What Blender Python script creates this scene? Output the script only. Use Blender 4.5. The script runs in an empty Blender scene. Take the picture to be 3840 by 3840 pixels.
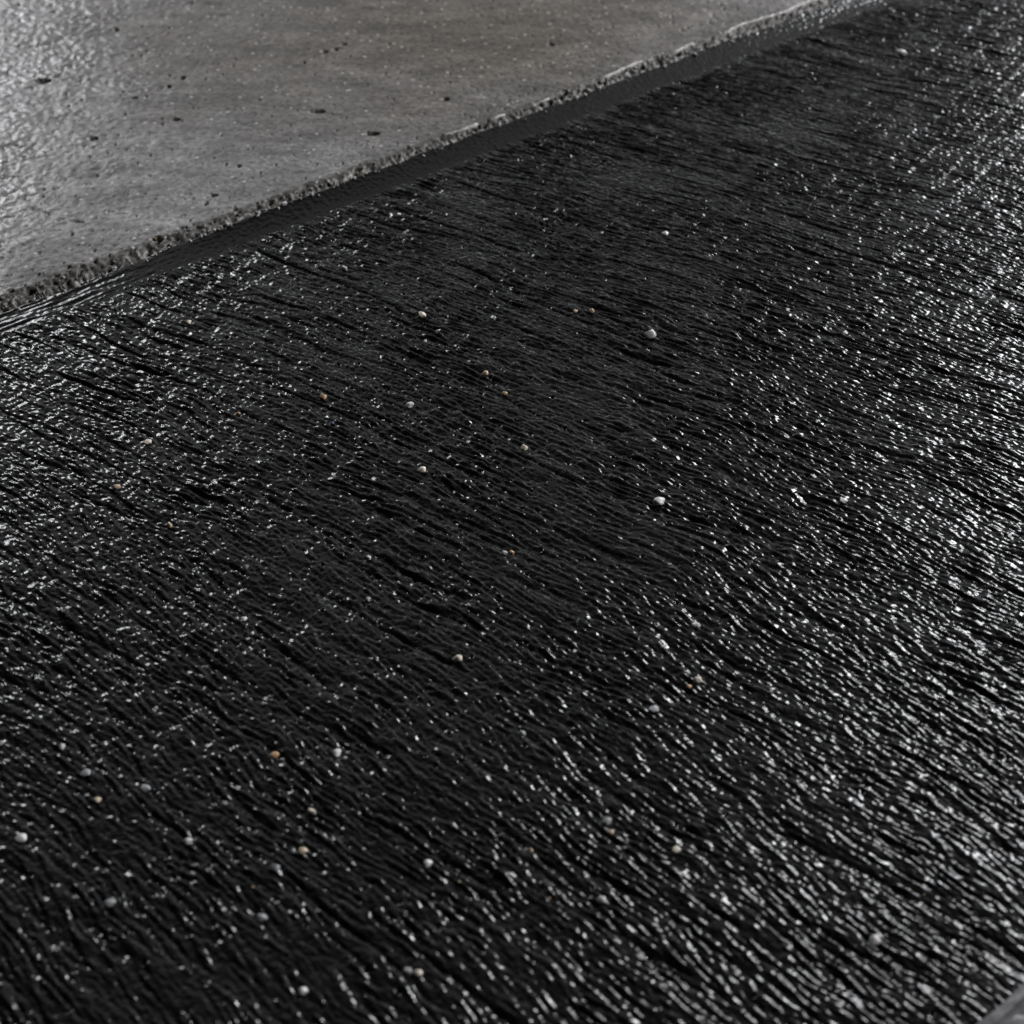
import bpy, bmesh, math, random
import numpy as np

# ------------------------------------------------------------------ camera, world, lamps, exposure
scene = bpy.context.scene
PITCH = math.radians(42.0)
DIST = 0.60
cam_data = bpy.data.cameras.new("camera")
cam_data.sensor_width = 36.0
cam_data.angle = math.radians(36.0)
cam_data.clip_start = 0.01
cam_data.clip_end = 50.0
cam_data.dof.use_dof = True
cam_data.dof.focus_distance = 0.64
cam_data.dof.aperture_fstop = 13.0
cam = bpy.data.objects.new("camera", cam_data)
cam.location = (0.0, -DIST * math.cos(PITCH), DIST * math.sin(PITCH))
cam.rotation_euler = (math.radians(90) - PITCH, 0, 0)
scene.collection.objects.link(cam)
scene.camera = cam

world = bpy.data.worlds.new("World")
scene.world = world
world.use_nodes = True
wbg = world.node_tree.nodes["Background"]
wbg.inputs["Color"].default_value = (0.92, 0.95, 1.0, 1)
wbg.inputs["Strength"].default_value = 0.012


def area_lamp(name, loc, target, size, watts, color):
    ld = bpy.data.lights.new(name, 'AREA')
    ld.shape = 'DISK'
    ld.size = size
    ld.energy = watts
    ld.color = color
    o = bpy.data.objects.new(name, ld)
    o.location = loc
    d = np.array(target, float) - np.array(loc, float)
    d /= np.linalg.norm(d)
    from mathutils import Vector
    o.rotation_euler = Vector(d).to_track_quat('-Z', 'Y').to_euler()
    scene.collection.objects.link(o)
    return o


area_lamp("lamp_right", (1.00, 1.37, 0.936), (0.1, 0.1, 0), 0.34, 7, (0.97, 0.98, 1.0))
area_lamp("lamp_left", (-1.04, 1.61, 0.98), (-0.15, 0.2, 0), 0.34, 3.8, (0.97, 0.98, 1.0))
area_lamp("added_key", (2.60, 0.20, 1.60), (0, 0.1, 0), 0.36, 66, (1.0, 0.985, 0.965))  # added unseen lamp, lights the concrete from the right
soft = area_lamp("added_back_soft", (0.0, 3.2, 2.0), (0, 0, 0.2), 5.0, 8.5, (0.95, 0.97, 1.0))  # added unseen panel, stands in for a dim backdrop mirrored in the crests
soft.data.shape = 'RECTANGLE'
soft.data.size = 5.5
soft.data.size_y = 2.6
for nm, loc, sx, sy, watts in (("added_right_panel", (1.85, 2.20, 1.28), 1.2, 1.4, 46),  # added unseen panels, spread a softer sheen at both sides
                               ("added_left_panel", (-1.55, 2.75, 1.20), 0.8, 0.9, 15)):
    pn = area_lamp(nm, loc, (0, 0.1, 0), 1.0, watts, (0.96, 0.975, 1.0))
    pn.data.shape = 'RECTANGLE'
    pn.data.size = sx
    pn.data.size_y = sy
strip = area_lamp("added_back_strip", (0.1, 3.2, 0.78), (0, 0, 0.1), 4.0, 5.0, (0.95, 0.97, 1.0))  # added unseen low strip, draws thin bright lines on the ridge crests
strip.data.shape = 'RECTANGLE'
strip.data.size = 4.0
strip.data.size_y = 0.32

vs = scene.view_settings
vs.view_transform = 'Standard'
vs.look = 'None'
vs.exposure = 0.0
vs.gamma = 1.0
vs.use_curve_mapping = False
scene.cycles.use_denoising = True
scene.cycles.denoiser = 'OPENIMAGEDENOISE'
scene.cycles.denoising_prefilter = 'ACCURATE'
scene.cycles.use_adaptive_sampling = False
scene.cycles.max_bounces = 5
scene.cycles.sample_clamp_indirect = 2.0
scene.cycles.filter_width = 1.5

random.seed(7)
rng = np.random.default_rng(11)
coll = scene.collection

# ------------------------------------------------------------------ noise
F32 = np.float32


def _hash(ix, iy, seed):
    h = (ix.astype(np.uint32) * np.uint32(374761393)
         + iy.astype(np.uint32) * np.uint32(668265263)
         + np.uint32((seed * 2246822519) & 0xffffffff))
    h ^= h >> np.uint32(13)
    h *= np.uint32(1274126177)
    h ^= h >> np.uint32(16)
    return h


_GA = np.linspace(0, 2 * np.pi, 256, endpoint=False)
_GX = np.cos(_GA).astype(F32)
_GY = np.sin(_GA).astype(F32)


def perlin(x, y, seed=0):
    """gradient noise, about -1..1"""
    x = np.asarray(x, F32)
    y = np.asarray(y, F32)
    fx = np.floor(x)
    fy = np.floor(y)
    ix = fx.astype(np.int32)
    iy = fy.astype(np.int32)
    dx = x - fx
    dy = y - fy
    sx = dx * dx * dx * (dx * (dx * 6 - 15) + 10)
    sy = dy * dy * dy * (dy * (dy * 6 - 15) + 10)

    def g(ox, oy):
        k = _hash(ix + ox, iy + oy, seed) & np.uint32(255)
        return _GX[k] * (dx - ox) + _GY[k] * (dy - oy)
    a = g(0, 0)
    b = g(1, 0)
    c = g(0, 1)
    d = g(1, 1)
    a += sx * (b - a)
    c += sx * (d - c)
    return (a + sy * (c - a)) * F32(1.5)


def cells(x, y, seed, prob, jitter=0.8):
    """distance to the nearest random feature point (in cell units) and that point's random number"""
    x = np.asarray(x, F32)
    y = np.asarray(y, F32)
    ix = np.floor(x).astype(np.int32)
    iy = np.floor(y).astype(np.int32)
    best = np.full(x.shape, 9.0, F32)
    rnd = np.zeros(x.shape, F32)
    for ox in (-1, 0, 1):
        for oy in (-1, 0, 1):
            h = _hash(ix + ox, iy + oy, seed)
            h2 = _hash(ix + ox, iy + oy, seed + 17)
            r1 = (h & np.uint32(1023)).astype(F32) / 1023
            r2 = ((h >> np.uint32(10)) & np.uint32(1023)).astype(F32) / 1023
            r3 = (h2 & np.uint32(1023)).astype(F32) / 1023
            r4 = ((h2 >> np.uint32(10)) & np.uint32(1023)).astype(F32) / 1023
            px = ix + ox + 0.5 + (r1 - 0.5) * jitter
            py = iy + oy + 0.5 + (r2 - 0.5) * jitter
            d = np.hypot(x - px, y - py)
            d = np.where(r3 < prob, d, 9.0)
            m = d < best
            best = np.where(m, d, best)
            rnd = np.where(m, r4, rnd)
    return best, rnd


def smooth(a, b, x):
    t = np.clip((x - a) / (b - a), 0, 1)
    return t * t * (3 - 2 * t)


# ------------------------------------------------------------------ the seam between concrete and coating
EA = math.radians(37.15)
EX, EY = math.cos(EA), math.sin(EA)          # along the seam
NX, NY = math.sin(EA), -math.cos(EA)         # from the concrete towards the coating
OX, OY = 0.0, 0.2837
BAND_Q = -0.0152
BAND_Z = 0.0010
LIP_Q = -0.0185
LIP_Z = 0.0031


def to_world(w, q):
    return OX + EX * w + NX * q, OY + EY * w + NY * q


def to_seam(x, y):
    x = x - OX
    y = y - OY
    return x * EX + y * EY, x * NX + y * NY


# brush strokes: their angle to the x axis grows towards the camera
_ys = np.linspace(-1.6, 1.6, 3201)
_phi = np.radians(np.clip(36 - 27 * _ys, 16, 62))
_g = np.concatenate([[0], np.cumsum(0.5 * (1 / np.tan(_phi[1:]) + 1 / np.tan(_phi[:-1])) * np.diff(_ys))])
_g -= np.interp(0.0, _ys, _g)


def stroke_coords(x, y, turn=0.0):
    if turn == 0.0:
        s = (x + np.interp(y, _ys, _g)) * 0.588
        u = x * 0.809 - y * 0.588
    else:
        c, d = math.cos(turn), math.sin(turn)
        s = x * d + y * c
        u = x * c - y * d
    s = s + 0.0030 * perlin(x / 0.060, y / 0.060, 91) + 0.0009 * perlin(x / 0.017, y / 0.017, 92)
    return s.astype(F32), np.asarray(u, F32)


def coat_height(x, y, q):
    """brushed surface of the black coating, metres"""
    s, u = stroke_coords(x, y)
    mm = F32(0.001)
    h = np.zeros_like(s)
    # broad bundles left by the brush
    h += 0.45 * perlin(u / 0.110, s / 0.0105, 1)
    h += 0.10 * perlin(x / 0.030, y / 0.030, 2)
    # bristle ridges
    amp = 0.75 + 0.55 * perlin(x / 0.045, y / 0.045, 3)
    amp = np.clip(amp, 0.25, 1.4)
    n1 = np.abs(perlin(u / 0.0145, s / 0.0021, 4)) * 2.0 - 0.55
    n2 = np.abs(perlin(u / 0.0070, s / 0.0014, 5)) * 2.0 - 0.55
    h += amp * (0.62 * n1 + 0.36 * n2)
    # second pass of the brush at a steeper angle
    s2, u2 = stroke_coords(x, y, math.radians(54))
    m2 = smooth(-0.10, 0.45, perlin(x / 0.080 + 3.1, y / 0.080, 6) + 0.9 * smooth(0.10, -0.20, y) + 0.25 * smooth(-0.02, -0.12, x) - 0.20)
    h += m2 * 0.40 * (np.abs(perlin(u2 / 0.018, s2 / 0.0024, 7)) * 2.0 - 0.55)
    # small knobs of the thick paint
    h += 0.27 * perlin(u / 0.0023, s / 0.0015, 8)
    # long deep scores
    sc = 1 - np.abs(perlin(u / 0.170, s / 0.0150, 10)) * 7.5
    sm = smooth(-0.25, 0.25, perlin(u / 0.060, s / 0.020, 11))
    h -= 0.85 * np.clip(sc, 0, 1) ** 2 * sm
    sc = 1 - np.abs(perlin(u / 0.090, s / 0.0075, 12)) * 4.5
    sm = smooth(-0.15, 0.30, perlin(u / 0.040, s / 0.011, 13))
    h -= 0.60 * np.clip(sc, 0, 1) ** 2 * sm
    # burst air bubbles: little craters with a rim
    d, r = cells(x / 0.0090, y / 0.0090, 21, 0.30)
    rad = 0.06 + 0.07 * r
    h += 0.22 * np.exp(-((d - rad) / 0.035) ** 2) - 0.60 * smooth(rad, rad * 0.45, d)
    h = np.where(h > 0, h * 1.00, h * 1.25)
    # runs out to nothing at the smooth band along the seam
    k = smooth(-0.001, 0.006, q + 0.0015 * perlin(x / 0.010, y / 0.010, 22))
    h = h * (0.18 + 0.82 * k)
    # beads strung along the crease
    d, r = cells((x * EX + y * EY) / 0.0042, (q - 0.0006) / 0.0042 + 0.5, 23, 0.9, 0.5)
    h += np.where(q < 0.0045, (0.2 + 0.5 * r) * smooth(0.24, 0.0, d), 0)
    return (h * mm).astype(F32)


def grid_mesh(name, X, Y, Z, flip=False):
    ny, nx = X.shape
    co = np.empty((ny * nx, 3), F32)
    co[:, 0] = X.ravel()
    co[:, 1] = Y.ravel()
    co[:, 2] = Z.ravel()
    idx = np.arange(ny * nx, dtype=np.int32).reshape(ny, nx)
    a, b, c, d = idx[:-1, :-1], idx[:-1, 1:], idx[1:, 1:], idx[1:, :-1]
    f = np.stack((a, d, c, b) if flip else (a, b, c, d), -1).reshape(-1, 4)
    me = bpy.data.meshes.new(name)
    me.vertices.add(len(co))
    me.vertices.foreach_set("co", co.ravel())
    me.loops.add(f.size)
    me.loops.foreach_set("vertex_index", f.ravel())
    me.polygons.add(len(f))
    me.polygons.foreach_set("loop_start", np.arange(0, f.size, 4, dtype=np.int32))
    me.polygons.foreach_set("use_smooth", np.ones(len(f), bool))
    me.update(calc_edges=True)
    return me


def link(name, data, mat=None, parent=None, label=None, cat=None, group=None, kind=None):
    o = bpy.data.objects.new(name, data)
    coll.objects.link(o)
    if mat is not None and data is not None and not data.materials:
        data.materials.append(mat)
    if parent is not None:
        o.parent = parent
    if label:
        o["label"] = label
    if cat:
        o["category"] = cat
    if group:
        o["group"] = group
    if kind:
        o["kind"] = kind
    return o


def graded(lo, hi, step, m_lo, m_hi, n_margin=26):
    """even steps from lo to hi with coarser and coarser steps out to the margins"""
    core = np.arange(lo, hi, step)
    t = np.linspace(0, 1, n_margin + 1)[1:] ** 2.2
    out = [core]
    if m_lo < lo:
        out.insert(0, (lo - (lo - m_lo) * t)[::-1])
    if m_hi > hi:
        out.append(core[-1] + (m_hi - core[-1]) * t)
    return np.concatenate(out)


# ------------------------------------------------------------------ materials
class N:
    """tiny helper to write node trees"""

    def __init__(self, name):
        self.m = bpy.data.materials.new(name)
        self.m.use_nodes = True
        self.t = self.m.node_tree
        self.b = self.t.nodes["Principled BSDF"]
        tc = self.t.nodes.new("ShaderNodeTexCoord")
        self.obj = tc.outputs["Object"]

    def noise(self, scale, detail=3, rough=0.55, vec=None):
        n = self.t.nodes.new("ShaderNodeTexNoise")
        n.inputs["Scale"].default_value = scale
        n.inputs["Detail"].default_value = detail
        n.inputs["Roughness"].default_value = rough
        self.t.links.new(vec or self.obj, n.inputs["Vector"])
        return n.outputs["Fac"]

    def voronoi(self, scale, vec=None):
        n = self.t.nodes.new("ShaderNodeTexVoronoi")
        n.inputs["Scale"].default_value = scale
        self.t.links.new(vec or self.obj, n.inputs["Vector"])
        return n

    def mapped(self, rot, scale):
        n = self.t.nodes.new("ShaderNodeMapping")
        n.inputs["Rotation"].default_value = rot
        n.inputs["Scale"].default_value = scale
        self.t.links.new(self.obj, n.inputs["Vector"])
        return n.outputs["Vector"]

    def ramp(self, fac, stops):
        n = self.t.nodes.new("ShaderNodeValToRGB")
        e = n.color_ramp.elements
        while len(e) < len(stops):
            e.new(0.5)
        for k, (p, c) in enumerate(stops):
            e[k].position = p
            e[k].color = (c, c, c, 1) if isinstance(c, (int, float)) else (*c, 1)
        self.t.links.new(fac, n.inputs["Fac"])
        return n.outputs["Color"]

    def mix(self, fac, a, b, mode='MIX'):
        n = self.t.nodes.new("ShaderNodeMix")
        n.data_type = 'RGBA'
        n.blend_type = mode
        for s, v in ((n.inputs[0], fac), (n.inputs[6], a), (n.inputs[7], b)):
            if isinstance(v, (int, float)):
                s.default_value = v
            elif isinstance(v, tuple):
                s.default_value = (*v, 1)
            else:
                self.t.links.new(v, s)
        return n.outputs[2]

    def math(self, op, a, b=0.0):
        n = self.t.nodes.new("ShaderNodeMath")
        n.operation = op
        for s, v in ((n.inputs[0], a), (n.inputs[1], b)):
            if isinstance(v, (int, float)):
                s.default_value = v
            else:
                self.t.links.new(v, s)
        return n.outputs[0]

    def bump(self, height, dist, strength=1.0):
        n = self.t.nodes.new("ShaderNodeBump")
        n.inputs["Distance"].default_value = dist
        n.inputs["Strength"].default_value = strength
        self.t.links.new(height, n.inputs["Height"])
        self.t.links.new(n.outputs["Normal"], self.b.inputs["Normal"])

    def set(self, **kw):
        for k, v in kw.items():
            s = self.b.inputs[k.replace("_", " ")]
            if isinstance(v, (int, float)):
                s.default_value = v
            elif isinstance(v, tuple):
                s.default_value = (*v, 1)
            else:
                self.t.links.new(v, s)
        return self.m


def mat_coating():
    n = N("black_bitumen")
    col = n.ramp(n.noise(60, 4), [(0.3, (0.0050, 0.0050, 0.0053)), (0.7, (0.0080, 0.0078, 0.0076))])
    rough = n.ramp(n.noise(170, 4, 0.6), [(0.32, 0.36), (0.68, 0.52)])
    crough = n.ramp(n.noise(240, 3, 0.6), [(0.35, 0.06), (0.68, 0.13)])
    v = n.mapped((0, 0, math.radians(36)), (520, 1050, 800))
    n.bump(n.noise(1.0, 2, 0.5, v), 0.00060, 0.85)
    return n.set(Base_Color=col, Roughness=rough, IOR=1.13, Coat_Weight=0.75, Coat_Roughness=crough, Coat_IOR=1.5)


def mat_concrete():
    n = N("weathered_concrete")
    big = n.noise(6.5, 4, 0.55)
    base = n.ramp(big, [(0.30, (0.195, 0.192, 0.196)), (0.50, (0.145, 0.139, 0.137)), (0.70, (0.098, 0.089, 0.081))])
    dn = n.t.nodes.new("ShaderNodeVectorMath")
    dn.operation = 'DISTANCE'
    n.t.links.new(n.mapped((0, 0, 0.2), (1.0, 1.35, 1.0)), dn.inputs[0])
    dn.inputs[1].default_value = (-0.13, 0.53, 0.0)
    sd = n.math('ADD', dn.outputs["Value"], n.math('MULTIPLY', n.noise(14, 4, 0.6), 0.16))
    stain = n.ramp(sd, [(0.12, 0.90), (0.30, 0.0)])
    base = n.mix(stain, base, (0.090, 0.078, 0.064))
    mid = n.ramp(n.noise(1.0, 5, 0.62, n.mapped((0, 0, -0.25), (26, 75, 40))), [(0.30, 0.52), (0.70, 1.40)])
    fine = n.ramp(n.noise(420, 4, 0.65), [(0.30, 0.40), (0.70, 1.60)])
    col = n.mix(1.0, base, mid, 'MULTIPLY')
    col = n.mix(1.0, col, fine, 'MULTIPLY')
    # light and dark sand specks in the cement
    v = n.voronoi(250)
    dot = n.ramp(v.outputs["Distance"], [(0.16, 1.0), (0.26, 0.0)])
    sel = n.ramp(v.outputs["Color"], [(0.70, 0.0), (0.72, 1.0)])
    col = n.mix(n.mix(1.0, dot, sel, 'MULTIPLY'), col, (0.42, 0.40, 0.38))
    v2 = n.voronoi(210)
    dot2 = n.ramp(v2.outputs["Distance"], [(0.15, 1.0), (0.27, 0.0)])
    sel2 = n.ramp(v2.outputs["Color"], [(0.76, 0.0), (0.78, 1.0)])
    col = n.mix(n.mix(1.0, dot2, sel2, 'MULTIPLY'), col, (0.035, 0.031, 0.028))
    # darker grey-brown tone over the crumbled strip along the seam
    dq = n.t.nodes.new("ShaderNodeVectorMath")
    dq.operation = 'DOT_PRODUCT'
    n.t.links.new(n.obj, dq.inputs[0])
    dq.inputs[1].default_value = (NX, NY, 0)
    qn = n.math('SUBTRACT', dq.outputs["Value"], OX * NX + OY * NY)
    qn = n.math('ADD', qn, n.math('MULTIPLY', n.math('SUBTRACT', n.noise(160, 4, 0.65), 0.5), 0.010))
    seam_tone = n.ramp(n.math('ADD', n.math('MULTIPLY', qn, 100.0), 2.9), [(0.30, 0.0), (0.70, 0.8)])
    col = n.mix(seam_tone, col, (0.045, 0.040, 0.035))
    # a damp patch at the left end
    sx = n.t.nodes.new("ShaderNodeSeparateXYZ")
    n.t.links.new(n.obj, sx.inputs[0])
    wx = n.math('ADD', sx.outputs["X"], n.math('MULTIPLY', n.math('SUBTRACT', n.noise(20, 4, 0.6), 0.5), 0.22))
    damp = n.ramp(n.math('ADD', n.math('MULTIPLY', wx, 4.0), 1.3), [(0.25, 1.0), (0.60, 0.0)])
    rough = n.mix(damp, n.ramp(n.noise(22, 4, 0.6), [(0.34, 0.40), (0.66, 0.66)]),
                  n.ramp(n.noise(60, 3, 0.6), [(0.34, 0.17), (0.66, 0.36)]))
    n.bump(n.noise(300, 3, 0.6), 0.00060, 0.8)
    return n.set(Base_Color=col, Roughness=rough, IOR=1.45)


def mat_rubble(name, a, b, rough=0.22):
    n = N(name)
    col = n.ramp(n.noise(300, 4, 0.6), [(0.3, a), (0.7, b)])
    n.bump(n.noise(900, 3, 0.6), 0.0002, 0.7)
    return n.set(Base_Color=col, Roughness=rough, IOR=1.5)


def mat_grain(name, a, b, rough=0.28):
    n = N(name)
    col = n.ramp(n.noise(500, 3, 0.6), [(0.35, a), (0.65, b)])
    return n.set(Base_Color=col, Roughness=rough, IOR=1.5)


M_COAT = mat_coating()
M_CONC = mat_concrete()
M_RUB = mat_rubble("broken_concrete", (0.030, 0.027, 0.024), (0.19, 0.18, 0.175), 0.42)
M_LUMP = mat_rubble("grey_lump", (0.06, 0.06, 0.064), (0.20, 0.20, 0.21), 0.35)
M_PALE = mat_rubble("pale_cement", (0.30, 0.30, 0.31), (0.50, 0.50, 0.51))
M_BROWN = mat_rubble("brown_grit", (0.10, 0.065, 0.035), (0.26, 0.18, 0.10))
M_GR = {
    'white': mat_grain("white_quartz", (0.55, 0.55, 0.56), (0.78, 0.77, 0.75)),
    'grey': mat_grain("grey_quartz", (0.16, 0.17, 0.185), (0.34, 0.35, 0.36)),
    'cream': mat_grain("cream_quartz", (0.50, 0.44, 0.36), (0.72, 0.67, 0.60)),
    'tan': mat_grain("tan_sand", (0.30, 0.21, 0.13), (0.55, 0.46, 0.35)),
    'orange': mat_grain("orange_sand", (0.36, 0.17, 0.065), (0.62, 0.46, 0.30)),
    'blue': mat_grain("slate_blue_sand", (0.020, 0.030, 0.060), (0.050, 0.065, 0.10)),
}

# ------------------------------------------------------------------ ground under everything
gx = np.linspace(-1.3, 1.3, 14)
GX_, GY_ = np.meshgrid(gx, gx)
link("ground", grid_mesh("ground", GX_, GY_, np.full_like(GX_, -0.012)), M_CONC,
     kind="structure", label="plain concrete base under the black coating")

# ------------------------------------------------------------------ the black coating
coating = link("bitumen_coating", None,
               label="glossy black brushed bitumen coating covering most of the floor",
               cat="coating")
W = graded(-0.430, 0.365, 0.00058, -0.85, 0.85)
q1 = []
qq = 0.0
while qq < 0.495:
    q1.append(qq)
    qq += 0.00058 - 0.00014 * min(1.0, qq / 0.48)
Q = np.concatenate([q1, q1[-1] + (0.80 - q1[-1]) * np.linspace(0, 1, 27)[1:] ** 2.2])
WW, QQ = np.meshgrid(W.astype(F32), Q.astype(F32))
XX, YY = to_world(WW, QQ)
ZZ = coat_height(XX, YY, QQ)
link("brushed_field", grid_mesh("brushed_field", XX, YY, ZZ, flip=True), M_COAT, coating)
seam_edge = ZZ[0].copy()


def band_height(w, q):
    t = np.clip(q / BAND_Q, 0, 1)
    z = (0.0004 + 0.0029 * smooth(-0.26, -0.12, w)) * (t ** 1.25)
    # streaks drawn along the seam by the float, heavier at the near left end
    k = 0.12 + 2.0 * smooth(-0.17, -0.26, w)
    z = z + k * 0.00030 * perlin(w / 0.020, q / 0.0022, 31) * smooth(0, 0.15, t)
    z = z + k * 0.00012 * perlin(w / 0.006, q / 0.0014, 32) * smooth(0, 0.15, t)
    z = z + 0.00012 * perlin(w / 0.0024, q / 0.0020, 33) * smooth(0, 0.15, t)
    d, r = cells(w / 0.0040, q / 0.0040, 34, 0.28)
    z = z + 0.00055 * r * smooth(0.18, 0.0, d) * smooth(0, 0.15, t)
    return z


qb = np.linspace(0, BAND_Q, 27).astype(F32)
WB, QB = np.meshgrid(W.astype(F32), qb)
QB = QB + 0.0011 * (perlin(WB / 0.022, WB * 0 + 0.3, 35) + 0.6 * perlin(WB / 0.006, WB * 0 + 0.7, 36)) * (QB / BAND_Q) ** 2
ZB = band_height(WB, QB)
ZB[0] = seam_edge
ZB[-1] -= 0.003        # the rim turns down behind the broken edge
XB, YB = to_world(WB, QB)
link("smooth_band", grid_mesh("smooth_band", XB, YB, ZB), M_COAT, coating)

# ------------------------------------------------------------------ the concrete slab
slab = link("concrete_slab", None,
            label="worn grey concrete slab with small dark pits beyond the broken seam",
            cat="slab", kind="thing")

PITS = [  # (x, y, half length, half width, depth) in metres, as they lie on the slab
    (-0.1023, 0.3118, 0.00360, 0.00226, 0.0022),
    (-0.1757, 0.3030, 0.00247, 0.00185, 0.0022),
    (-0.2148, 0.2824, 0.00243, 0.00214, 0.0022),
    (-0.2550, 0.3462, 0.00400, 0.00320, 0.0022),
    (-0.0717, 0.2879, 0.00298, 0.00252, 0.0022),
    (-0.2271, 0.4096, 0.00121, 0.00223, 0.0022),
    (-0.1852, 0.3394, 0.00128, 0.00158, 0.0022),
    (-0.1793, 0.3493, 0.00143, 0.00161, 0.0022),
    (-0.2015, 0.3261, 0.00168, 0.00155, 0.0022),
    (-0.1049, 0.3809, 0.00162, 0.00212, 0.0022),
    (-0.0987, 0.3838, 0.00147, 0.00171, 0.0022),
    (-0.1148, 0.3677, 0.00087, 0.00166, 0.0022),
    (0.0222, 0.3895, 0.00148, 0.00215, 0.0022),
    (-0.0352, 0.3252, 0.00168, 0.00193, 0.0022),
    (-0.1432, 0.2567, 0.00079, 0.00136, 0.0022),
    (-0.1363, 0.2546, 0.00118, 0.00136, 0.0022),
    (-0.1450, 0.2270, 0.00154, 0.00129, 0.0022),
    (-0.1478, 0.2196, 0.00102, 0.00127, 0.0022),
    (0.0205, 0.3239, 0.00098, 0.00231, 0.0022),
    (0.0142, 0.3197, 0.00167, 0.00191, 0.0022),
    (-0.0751, 0.2183, 0.00152, 0.00158, 0.0022),
    (-0.0945, 0.3902, 0.00148, 0.00216, 0.0022),
]
CRACKS = [
    [(-0.2385, 0.2147), (-0.2275, 0.2140), (-0.2169, 0.2062), (-0.2032, 0.2015)],
    [(-0.2274, 0.1394), (-0.2193, 0.1453), (-0.2121, 0.1504), (-0.2081, 0.1538), (-0.2011, 0.1492), (-0.1971, 0.1474)],
]


def slab_height(x, y, q):
    h = 0.00050 * perlin(x / 0.060, y / 0.060, 41)
    h += 0.00026 * perlin(x / 0.018, y / 0.018, 42)
    left = smooth(-0.10, -0.24, x)
    h += (0.00016 + 0.00016 * left) * perlin(x / 0.0070, y / 0.0050, 43)
    h += (0.00015 + 0.00012 * left) * perlin(x / 0.0034, y / 0.0030, 44)
    h += 0.00007 * perlin(x / 0.0019, y / 0.0019, 45)
    d, r = cells(x / 0.0080, y / 0.0100, 46, 0.60)
    rad = 0.06 + 0.11 * r * r
    h -= 0.0013 * smooth(rad, rad * 0.3, d)
    d, r = cells(x / 0.0050, y / 0.0056, 74, 0.55)
    rad = 0.07 + 0.12 * r * r
    h -= smooth(-0.085, -0.030, q) * 0.0012 * smooth(rad, rad * 0.3, d)
    # the last centimetre before the seam is crumbled
    w = x * EX + y * EY
    edge = -0.0222 + 0.0022 * perlin(w / 0.034, w * 0 + 0.5, 60) + 0.0010 * perlin(w / 0.009, w * 0 + 0.5, 61)
    edge = edge - 0.0014 * smooth(0.05, -0.05, w)
    near = smooth(edge - 0.0012, edge + 0.0010, q)
    fall = smooth(edge, -0.0175, q)
    h += near * (-0.0007 - 0.0011 * fall + 0.00075 * perlin(x / 0.0042, y / 0.0042, 47)
                 + 0.00055 * perlin(x / 0.0021, y / 0.0021, 62))
    d, r = cells(x / 0.0040, y / 0.0046, 63, 0.62, 0.9)
    rad = 0.16 + 0.22 * r
    patch = smooth(-0.35, 0.25, perlin(w / 0.011, q / 0.011, 65))
    h -= near * patch * 0.0022 * smooth(rad, rad * 0.55, d)
    d, r = cells(x / 0.0105, y / 0.0095, 66, 0.40, 0.9)
    rad = 0.12 + 0.16 * r + 0.05 * perlin(x / 0.0022, y / 0.0022, 67)
    h -= smooth(edge - 0.004, edge, q) * 0.0026 * smooth(rad, rad * 0.6, d)
    d, r = cells(x / 0.0024, y / 0.0024, 64, 0.40, 0.9)
    h += near * 0.0010 * np.sqrt(np.clip(1 - (d / (0.20 + 0.25 * r)) ** 2, 0, 1))
    for (px, py, a, b, dep) in PITS:
        e = np.hypot((x - px) / (a * 1.25), (y - py) / (b * 0.8)) + 0.18 * perlin(x / 0.0016, y / 0.0016, 48)
        h -= 2.0 * dep * smooth(1.05, 0.7, e)
    for pts in CRACKS:
        best = np.full(x.shape, 9.0, F32)
        wob = 0.0010 * perlin(x / 0.006, y / 0.006, 49)
        for (ax, ay), (bx, by) in zip(pts[:-1], pts[1:]):
            vx, vy = bx - ax, by - ay
            t = np.clip(((x - ax) * vx + (y - ay) * vy) / (vx * vx + vy * vy), 0, 1)
            best = np.minimum(best, np.hypot(x - ax - t * vx, y - ay - t * vy + wob))
        h -= 0.0014 * smooth(0.0007, 0.0001, best) * smooth(-0.3, 0.3, perlin(x / 0.008, y / 0.008, 50))
    return h.astype(F32)


WC = graded(-0.36, 0.34, 0.00075, -0.85, 0.85)
QC = -np.concatenate([np.arange(0.0185, 0.0325, 0.00045), graded(0.0329, 0.345, 0.00090, 0.0329, 0.80)])
WW, QQ = np.meshgrid(WC.astype(F32), QC.astype(F32))
lipn = (0.0016 * perlin(WW / 0.030, WW * 0 + 0.4, 51) + 0.0016 * perlin(WW / 0.0070, WW * 0 + 0.9, 52)
        + 0.0004 * perlin(WW / 0.0026, WW * 0 + 0.2, 53))
QQ = QQ + (lipn * (0.6 + 0.9 * smooth(0.05, -0.12, WW))) * smooth(-0.030, -0.0185, QQ)
XX, YY = to_world(WW, QQ)
ZZ = LIP_Z + slab_height(XX, YY, QQ)
# a thin raised bead of cement along the lip, clearest at the far half
bead = np.exp(-((QC[:, None] + 0.0222 + 0.0012) / 0.0011) ** 2) * (0.35 + 0.65 * smooth(-0.05, 0.03, WW)) \
    * (0.7 + 0.5 * perlin(WW / 0.014, WW * 0 + 0.6, 54))
ZZ = ZZ + 0.0009 * bead
link("slab_surface", grid_mesh("slab_surface", XX, YY, ZZ), M_CONC, slab)
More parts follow.
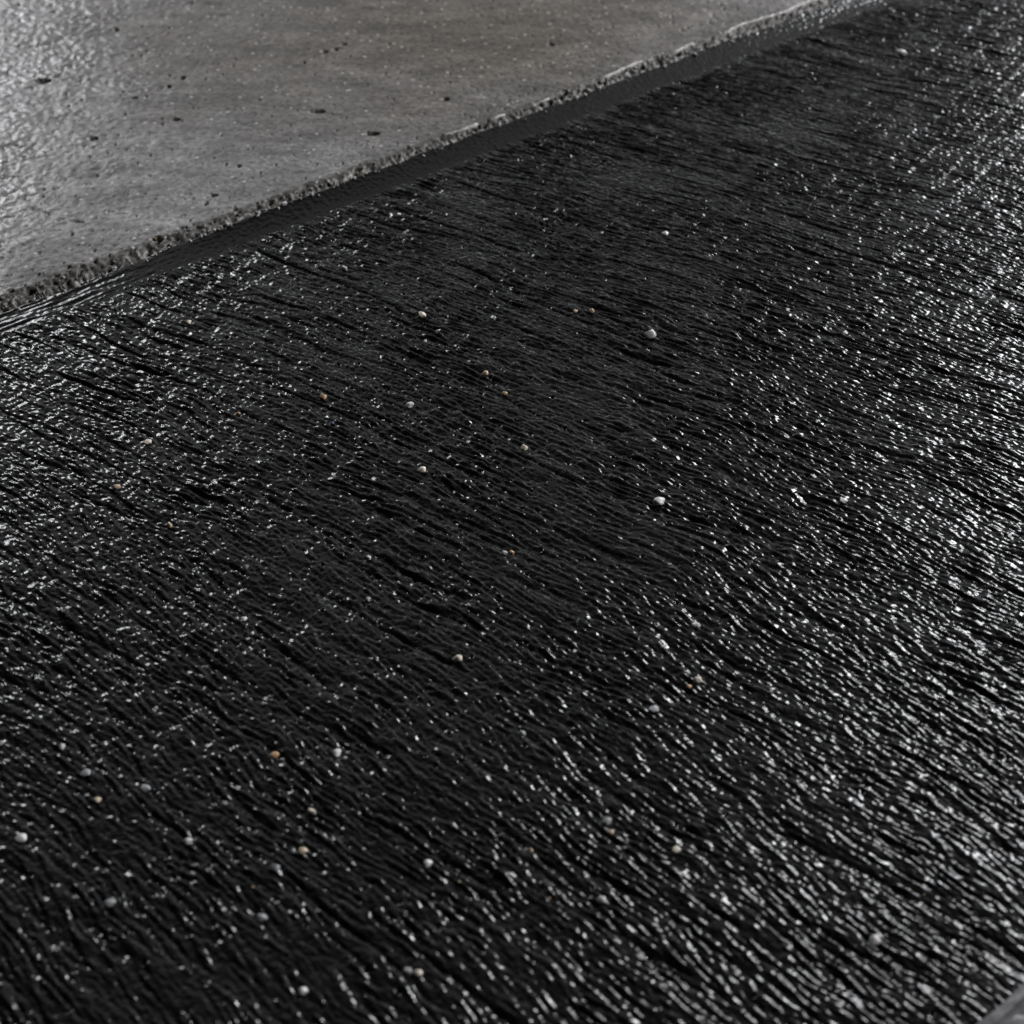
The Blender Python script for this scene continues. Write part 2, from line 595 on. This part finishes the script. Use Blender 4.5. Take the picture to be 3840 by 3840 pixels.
# pale line of cement skin standing along the edge of the crumbled strip, far half only
sel = (WC > -0.06) & (WC < 0.40)
cw = WC[sel].astype(F32)
cq = np.linspace(-1, 1, 7).astype(F32)
CW, CT = np.meshgrid(cw, cq)
mid_q = -0.0222 + 0.0022 * perlin((OX * EX + OY * EY + CW) / 0.034, CW * 0 + 0.5, 60) \
    + 0.0010 * perlin((OX * EX + OY * EY + CW) / 0.009, CW * 0 + 0.5, 61) - 0.0008
keep = smooth(-0.25, 0.10, perlin(CW / 0.017, CW * 0 + 0.5, 68)) * smooth(-0.06, 0.0, CW)
CQ = mid_q + CT * (0.0003 + 0.0006 * keep) + 0.0003 * perlin(CW / 0.003, CW * 0 + 0.2, 69)
cx, cy = to_world(CW, CQ)
cz = LIP_Z + slab_height(cx, cy, CQ * 0 - 0.05) - 0.0006 + keep * 0.0017 * np.sqrt(np.clip(1 - CT ** 2, 0, 1))
link("cement_ridge", grid_mesh("cement_ridge", cx, cy, cz), M_PALE, slab)
lipX, lipY, lipZ = XX[0].copy(), YY[0].copy(), ZZ[0].copy()
lipW = WW[0].copy()

# the broken side of the slab that falls to the band
nrow = 22
t = np.linspace(0, 1, nrow)[:, None].astype(F32)
fw = np.repeat(lipW[None, :], nrow, 0)
_, lipq = to_seam(lipX, lipY)
botq = BAND_Q + 0.0016 + 0.0012 * perlin(lipW / 0.007, lipW * 0 + 0.1, 55)
fq = lipq[None, :] * (1 - t) + botq[None, :] * t
fz = lipZ[None, :] * (1 - t ** 0.8) - 0.0018 * t ** 0.8
env = np.sin(np.pi * np.clip(t, 0, 1)) ** 0.6
rough_n = perlin(fw / 0.0046, fq / 0.0036, 56) + 0.5 * perlin(fw / 0.0020, fq / 0.0018, 57)
fq = fq + env * 0.0009 * rough_n
fz = fz + env * 0.0011 * (perlin(fw / 0.0026, t * 3.5 + fw * 0, 70) + 0.5 * perlin(fw / 0.0012, t * 7 + fw * 0, 73))
d, r = cells(fw / 0.0034, fq / 0.0027, 58, 0.75, 0.9)
fz = fz + env * (0.0008 * r * np.sqrt(np.clip(1 - (d / 0.55) ** 2, 0, 1)) - 0.0004)
d, r = cells(fw / 0.0018, fq / 0.0016, 59, 0.7, 0.9)
fz = fz + env * 0.0008 * r * np.sqrt(np.clip(1 - (d / 0.5) ** 2, 0, 1))
fx, fy = to_world(fw, fq)
fx[0], fy[0], fz[0] = lipX, lipY, lipZ
broken = link("broken_edge", grid_mesh("broken_edge", fx, fy, fz, flip=True), M_RUB, slab)


# ------------------------------------------------------------------ loose chips along the broken edge
def pebble_mesh(name, seed, subdiv=2, rough=0.22, flat=1.0):
    bm = bmesh.new()
    bmesh.ops.create_icosphere(bm, subdivisions=subdiv, radius=1.0)
    r = random.Random(seed)
    ph = [(r.uniform(0.8, 2.2), r.uniform(0, 6.28), r.uniform(0, 6.28), r.uniform(0, 6.28)) for _ in range(5)]
    cuts = [(np.array([r.gauss(0, 1) for _ in range(3)]), r.uniform(0.55, 0.85)) for _ in range(4)]
    for v in bm.verts:
        p = np.array(v.co)
        k = 1.0
        for (f, a, b, c) in ph:
            k += rough * 0.4 * math.sin(f * p[0] * 2 + a) * math.sin(f * p[1] * 2 + b) * math.cos(f * p[2] * 2 + c)
        p = p * k
        for nrm, dd in cuts:
            u = nrm / np.linalg.norm(nrm)
            e = p @ u
            if e > dd:
                p = p - u * (e - dd) * 0.85
        v.co = (p[0], p[1], p[2] * flat)
    for f in bm.faces:
        f.smooth = True
    me = bpy.data.meshes.new(name)
    bm.to_mesh(me)
    bm.free()
    return me


chip_sets = []
for mname, mm_ in (("grey", M_RUB), ("pale", M_PALE), ("brown", M_BROWN)):
    row = []
    for k in range(5):
        me = pebble_mesh("chip_%s" % mname, 100 + k, 1, 0.5)
        me.materials.append(mm_)
        row.append(me)
    chip_sets.append(row)
for k in range(290):
    w = random.uniform(-0.31, 0.36)
    tt = random.random()
    if tt < 0.55:                       # along the foot, on the band
        q = BAND_Q + random.gauss(0.0010, 0.0011)
        kind = 1 if random.random() < 0.65 else 0
        sz = random.uniform(0.0004, 0.0012)
        z = float(band_height(np.array([w], F32), np.array([q], F32))[0]) + sz * 0.35
    else:                               # on the broken face
        f = random.random()
        q = -0.0245 + 0.0085 * f + random.gauss(0, 0.0008)
        z = LIP_Z - 0.0022 * f + random.uniform(-0.0004, 0.0004)
        kind = random.choices((0, 1, 2), (0.68, 0.20, 0.12))[0]
        sz = random.uniform(0.0006, 0.0016)
    x, y = to_world(w, q)
    o = link("chip", random.choice(chip_sets[kind]), None, broken)
    o.location = (x, y, z)
    o.scale = (sz * random.uniform(0.7, 1.7), sz * random.uniform(0.7, 1.2), sz * random.uniform(0.6, 1.0))
    o.rotation_euler = (random.uniform(0, 6.28), random.uniform(0, 6.28), random.uniform(0, 6.28))

# ------------------------------------------------------------------ sand grains on the coating
grain_meshes = {}
for c in M_GR:
    row = []
    for k in range(4):
        me = pebble_mesh("grain_%s" % c, 300 + 7 * k, 3, 0.30, 0.85)
        me.materials.append(M_GR[c])
        row.append(me)
    grain_meshes[c] = row

GRAINS = [  # x, y, size in mm, colour, label
    (-0.0769, 0.1668, 3.14, "white", "small white grain high on the coating, below the seam's middle"),
    (-0.0400, 0.1288, 3.66, "cream", "cream grain beside the short bright dash in the upper middle"),
    (-0.0082, 0.1280, 2.80, "grey", "grey grain just right of the cream one in the upper middle"),
    (0.0352, 0.1316, 3.03, "tan", "tan grain closest to the large half-dark white pebble"),
    (0.0280, 0.1328, 2.38, "tan", "tiny tan grain left of its larger tan neighbour in upper middle"),
    (0.0601, 0.1136, 5.51, "white", "large white pebble with dark stripe, upper right of the middle"),
    (-0.1420, 0.1231, 3.00, "cream", "cream grain near the left end of the smooth band"),
    (-0.0781, 0.0706, 3.23, "orange", "bright orange grain left of the middle"),
    (-0.0423, 0.0653, 3.41, "white", "bluish white grain right of the orange one"),
    (-0.0114, 0.0873, 3.09, "tan", "tan grain high above the middle, over a dark brown one"),
    (-0.0031, 0.0731, 2.43, "orange", "dark brown grain just below the tan one above the middle"),
    (-0.1459, 0.0416, 3.13, "cream", "white and orange grain alone in the left glare"),
    (0.0049, 0.0383, 3.11, "cream", "cream grain nearest the centre of the picture from above"),
    (-0.0353, 0.0243, 3.44, "cream", "pale yellow oblong grain left of the centre"),
    (-0.1155, 0.0167, 2.09, "white", "small white grain of the pair left of centre"),
    (-0.1186, 0.0142, 2.84, "grey", "grey flat grain of the pair left of centre"),
    (-0.1532, 0.0145, 3.40, "tan", "tan flake by the bright streaks near the left edge"),
    (0.0558, 0.0049, 5.23, "white", "broken white pebble cluster right of the centre"),
    (0.0725, 0.1966, 3.00, "white", "white fleck far up on the right half of the coating"),
    (-0.0527, -0.0257, 2.52, "white", "white grain just below left of centre"),
    (-0.0029, -0.0228, 2.35, "white", "white grain touching an orange sliver below the centre"),
    (0.0000, -0.0217, 2.17, "orange", "orange sliver touching a white grain below the centre"),
    (-0.0518, -0.0471, 2.45, "grey", "silvery flat grain straight below the white one left of centre"),
    (0.0648, -0.0595, 3.10, "white", "white oval grain with dark cap, right of centre"),
    (-0.0188, -0.0762, 3.37, "cream", "round pearl-like grain below the centre"),
    (0.0631, -0.0857, 3.65, "cream", "cream half-sunk pebble right, below the white oval grain"),
    (0.0474, -0.0987, 3.42, "grey", "blue-grey pebble left of the cream half-sunk one"),
    (0.0033, -0.1088, 2.73, "grey", "silver bead lying under the long scratch below centre"),
    (-0.0774, -0.1173, 3.49, "orange", "light orange pebble in the lower left half"),
    (-0.0572, -0.1173, 3.49, "white", "white three-lobed grain right of the light orange pebble"),
    (-0.0629, -0.1409, 2.76, "cream", "round peach grain below the light orange pebble"),
    (-0.0645, -0.1556, 3.00, "tan", "tan pebble below the round peach grain"),
    (-0.0674, -0.1558, 1.95, "grey", "small dark grey grain left against the tan pebble"),
    (-0.1369, -0.1260, 3.29, "grey", "grey pebble near the left edge, upper of a slanting pair"),
    (-0.1170, -0.1315, 3.27, "grey", "grey square pebble of the slanting pair at lower left"),
    (-0.1468, -0.1151, 2.71, "white", "pale grain at lower left, highest near the edge"),
    (-0.1312, -0.1367, 2.47, "tan", "tan sliver below the slanting grey pair at lower left"),
    (-0.1518, -0.1512, 3.17, "white", "light grey pebble closest to the left edge"),
    (-0.1001, -0.1526, 2.86, "white", "shiny silver bead in the lower left quarter"),
    (-0.0717, -0.1626, 2.97, "grey", "dull grey pebble below the tan pebble"),
    (-0.0259, -0.1604, 3.27, "white", "large pearl grey pebble low in the middle"),
    (0.0057, -0.1554, 2.10, "tan", "tan grain low right of the large pearl grey pebble"),
    (0.0296, -0.1448, 3.81, "grey", "grey crescent pebble low on the right half"),
    (0.0306, -0.1494, 1.97, "tan", "tan crumb just below the grey crescent pebble"),
    (0.0505, -0.1554, 3.15, "cream", "round cream and orange pebble low on the right half"),
    (-0.0744, -0.1792, 3.47, "grey", "silver grey pebble low on the left half near the bottom"),
    (-0.1202, -0.1748, 3.20, "grey", "grey twin-humped pebble near the bottom left"),
    (-0.0299, -0.1973, 3.51, "grey", "dark silver pebble touching a cream one near the bottom"),
    (-0.0269, -0.1983, 2.66, "cream", "cream pebble touching a dark silver one near the bottom"),
    (-0.0596, -0.2038, 3.19, "white", "blurred pale pebble closest to the bottom edge"),
    (0.0269, -0.1735, 2.63, "white", "white ragged grain near the bottom, right of middle"),
    (0.1060, -0.1872, 3.42, "white", "white ragged pebble near the bottom right"),
    (0.1268, 0.0061, 3.37, "white", "white ragged grain on the right half, level with the centre"),
    (0.2189, 0.3864, 4.40, "white", "pale chip with tail in the far top right"),
    (-0.1290, -0.0083, 2.76, "tan", "brown flat flake on a dark ridge at left"),
    (-0.1618, -0.0214, 2.89, "grey", "grey bead at the tip of a bright streak, left edge"),
    (-0.0950, -0.0561, 2.42, "white", "white fleck beside a brown crumb in the left half"),
    (-0.1120, 0.0597, 1.80, "orange", "tiny reddish grain left of the bright orange one"),
    (-0.0974, -0.0307, 2.14, "grey", "small silver grain left of centre, below the pair"),
    (-0.0731, 0.0534, 1.98, "blue", "dark blue-grey grain below the bright orange one"),
    (0.0600, -0.0888, 1.98, "orange", "small brown grain left under the cream half-sunk pebble"),
]


def field_z(x, y):
    x = np.array([[x]], F32)
    y = np.array([[y]], F32)
    _, q = to_seam(x, y)
    return float(coat_height(x, y, q)[0, 0])


for (x, y, size, colour, label) in GRAINS:
    r = size * 0.00044
    o = link("sand_grain", random.choice(grain_meshes[colour]), None, None, label, "grain",
             "sand grains stuck in the black coating")
    o.location = (x, y, field_z(x, y) + r * 0.45)
    o.scale = (r * random.uniform(0.95, 1.35), r * random.uniform(0.8, 1.05), r * random.uniform(0.75, 0.95))
    o.rotation_euler = (random.uniform(-0.3, 0.3), random.uniform(-0.3, 0.3), random.uniform(-1.0, 0.4))

# fine sand too small to pick apart
bm_v, bm_f, bm_m = [], [], []
tiny = pebble_mesh("tiny", 555, 1, 0.4)
tv = np.array([v.co[:] for v in tiny.vertices])
tf = [tuple(p.vertices) for p in tiny.polygons]
cols = ['tan', 'orange', 'blue', 'grey', 'cream']
for k in range(420):
    x = random.uniform(-0.30, 0.34)
    y = random.uniform(-0.24, 0.44)
    _, q = to_seam(x, y)
    if q < 0.004:
        continue
    r = random.uniform(0.00018, 0.00042)
    base = len(bm_v)
    z = field_z(x, y)
    for p in tv * (r * random.uniform(1, 1.8), r, r * 0.8) + (x, y, z + r * 0.3):
        bm_v.append(tuple(p))
    ci = random.choices(range(5), (0.34, 0.14, 0.16, 0.26, 0.10))[0]
    for f in tf:
        bm_f.append(tuple(i + base for i in f))
        bm_m.append(ci)
me = bpy.data.meshes.new("fine_sand")
me.from_pydata(bm_v, [], bm_f)
for c in cols:
    me.materials.append(M_GR[c])
me.polygons.foreach_set("material_index", bm_m)
me.polygons.foreach_set("use_smooth", [True] * len(bm_f))
me.update()
link("fine_sand", me, None, None, "fine brown and grey sand specks sprinkled over the black coating", "sand", kind="stuff")

# ------------------------------------------------------------------ rough concrete lump in the near right corner
bm = bmesh.new()
bmesh.ops.create_cube(bm, size=1.0)
bmesh.ops.scale(bm, vec=(0.075, 0.060, 0.022), verts=bm.verts)
bmesh.ops.bevel(bm, geom=bm.edges[:], offset=0.006, segments=3, affect='EDGES')
bmesh.ops.subdivide_edges(bm, edges=bm.edges[:], cuts=5, use_grid_fill=True)
bmesh.ops.triangulate(bm, faces=bm.faces[:])
pv = np.array([v.co[:] for v in bm.verts], F32)
nz = perlin(pv[:, 0] / 0.006 + pv[:, 2] / 0.009, pv[:, 1] / 0.006 + pv[:, 2] / 0.007, 71) \
    + 0.6 * perlin(pv[:, 0] / 0.0026 + pv[:, 2] / 0.004, pv[:, 1] / 0.0026, 72)
for v, k in zip(bm.verts, nz):
    v.co += v.normal * (0.0019 * float(k))
for f in bm.faces:
    f.smooth = True
me = bpy.data.meshes.new("concrete_lump")
bm.to_mesh(me)
bm.free()
lump = link("concrete_lump", me, M_LUMP, None, "rough grey lump of concrete cut by the near right corner", "concrete lump")
lump.location = (0.1565, -0.2325, -0.002)
lump.rotation_euler = (0, 0, math.radians(38))
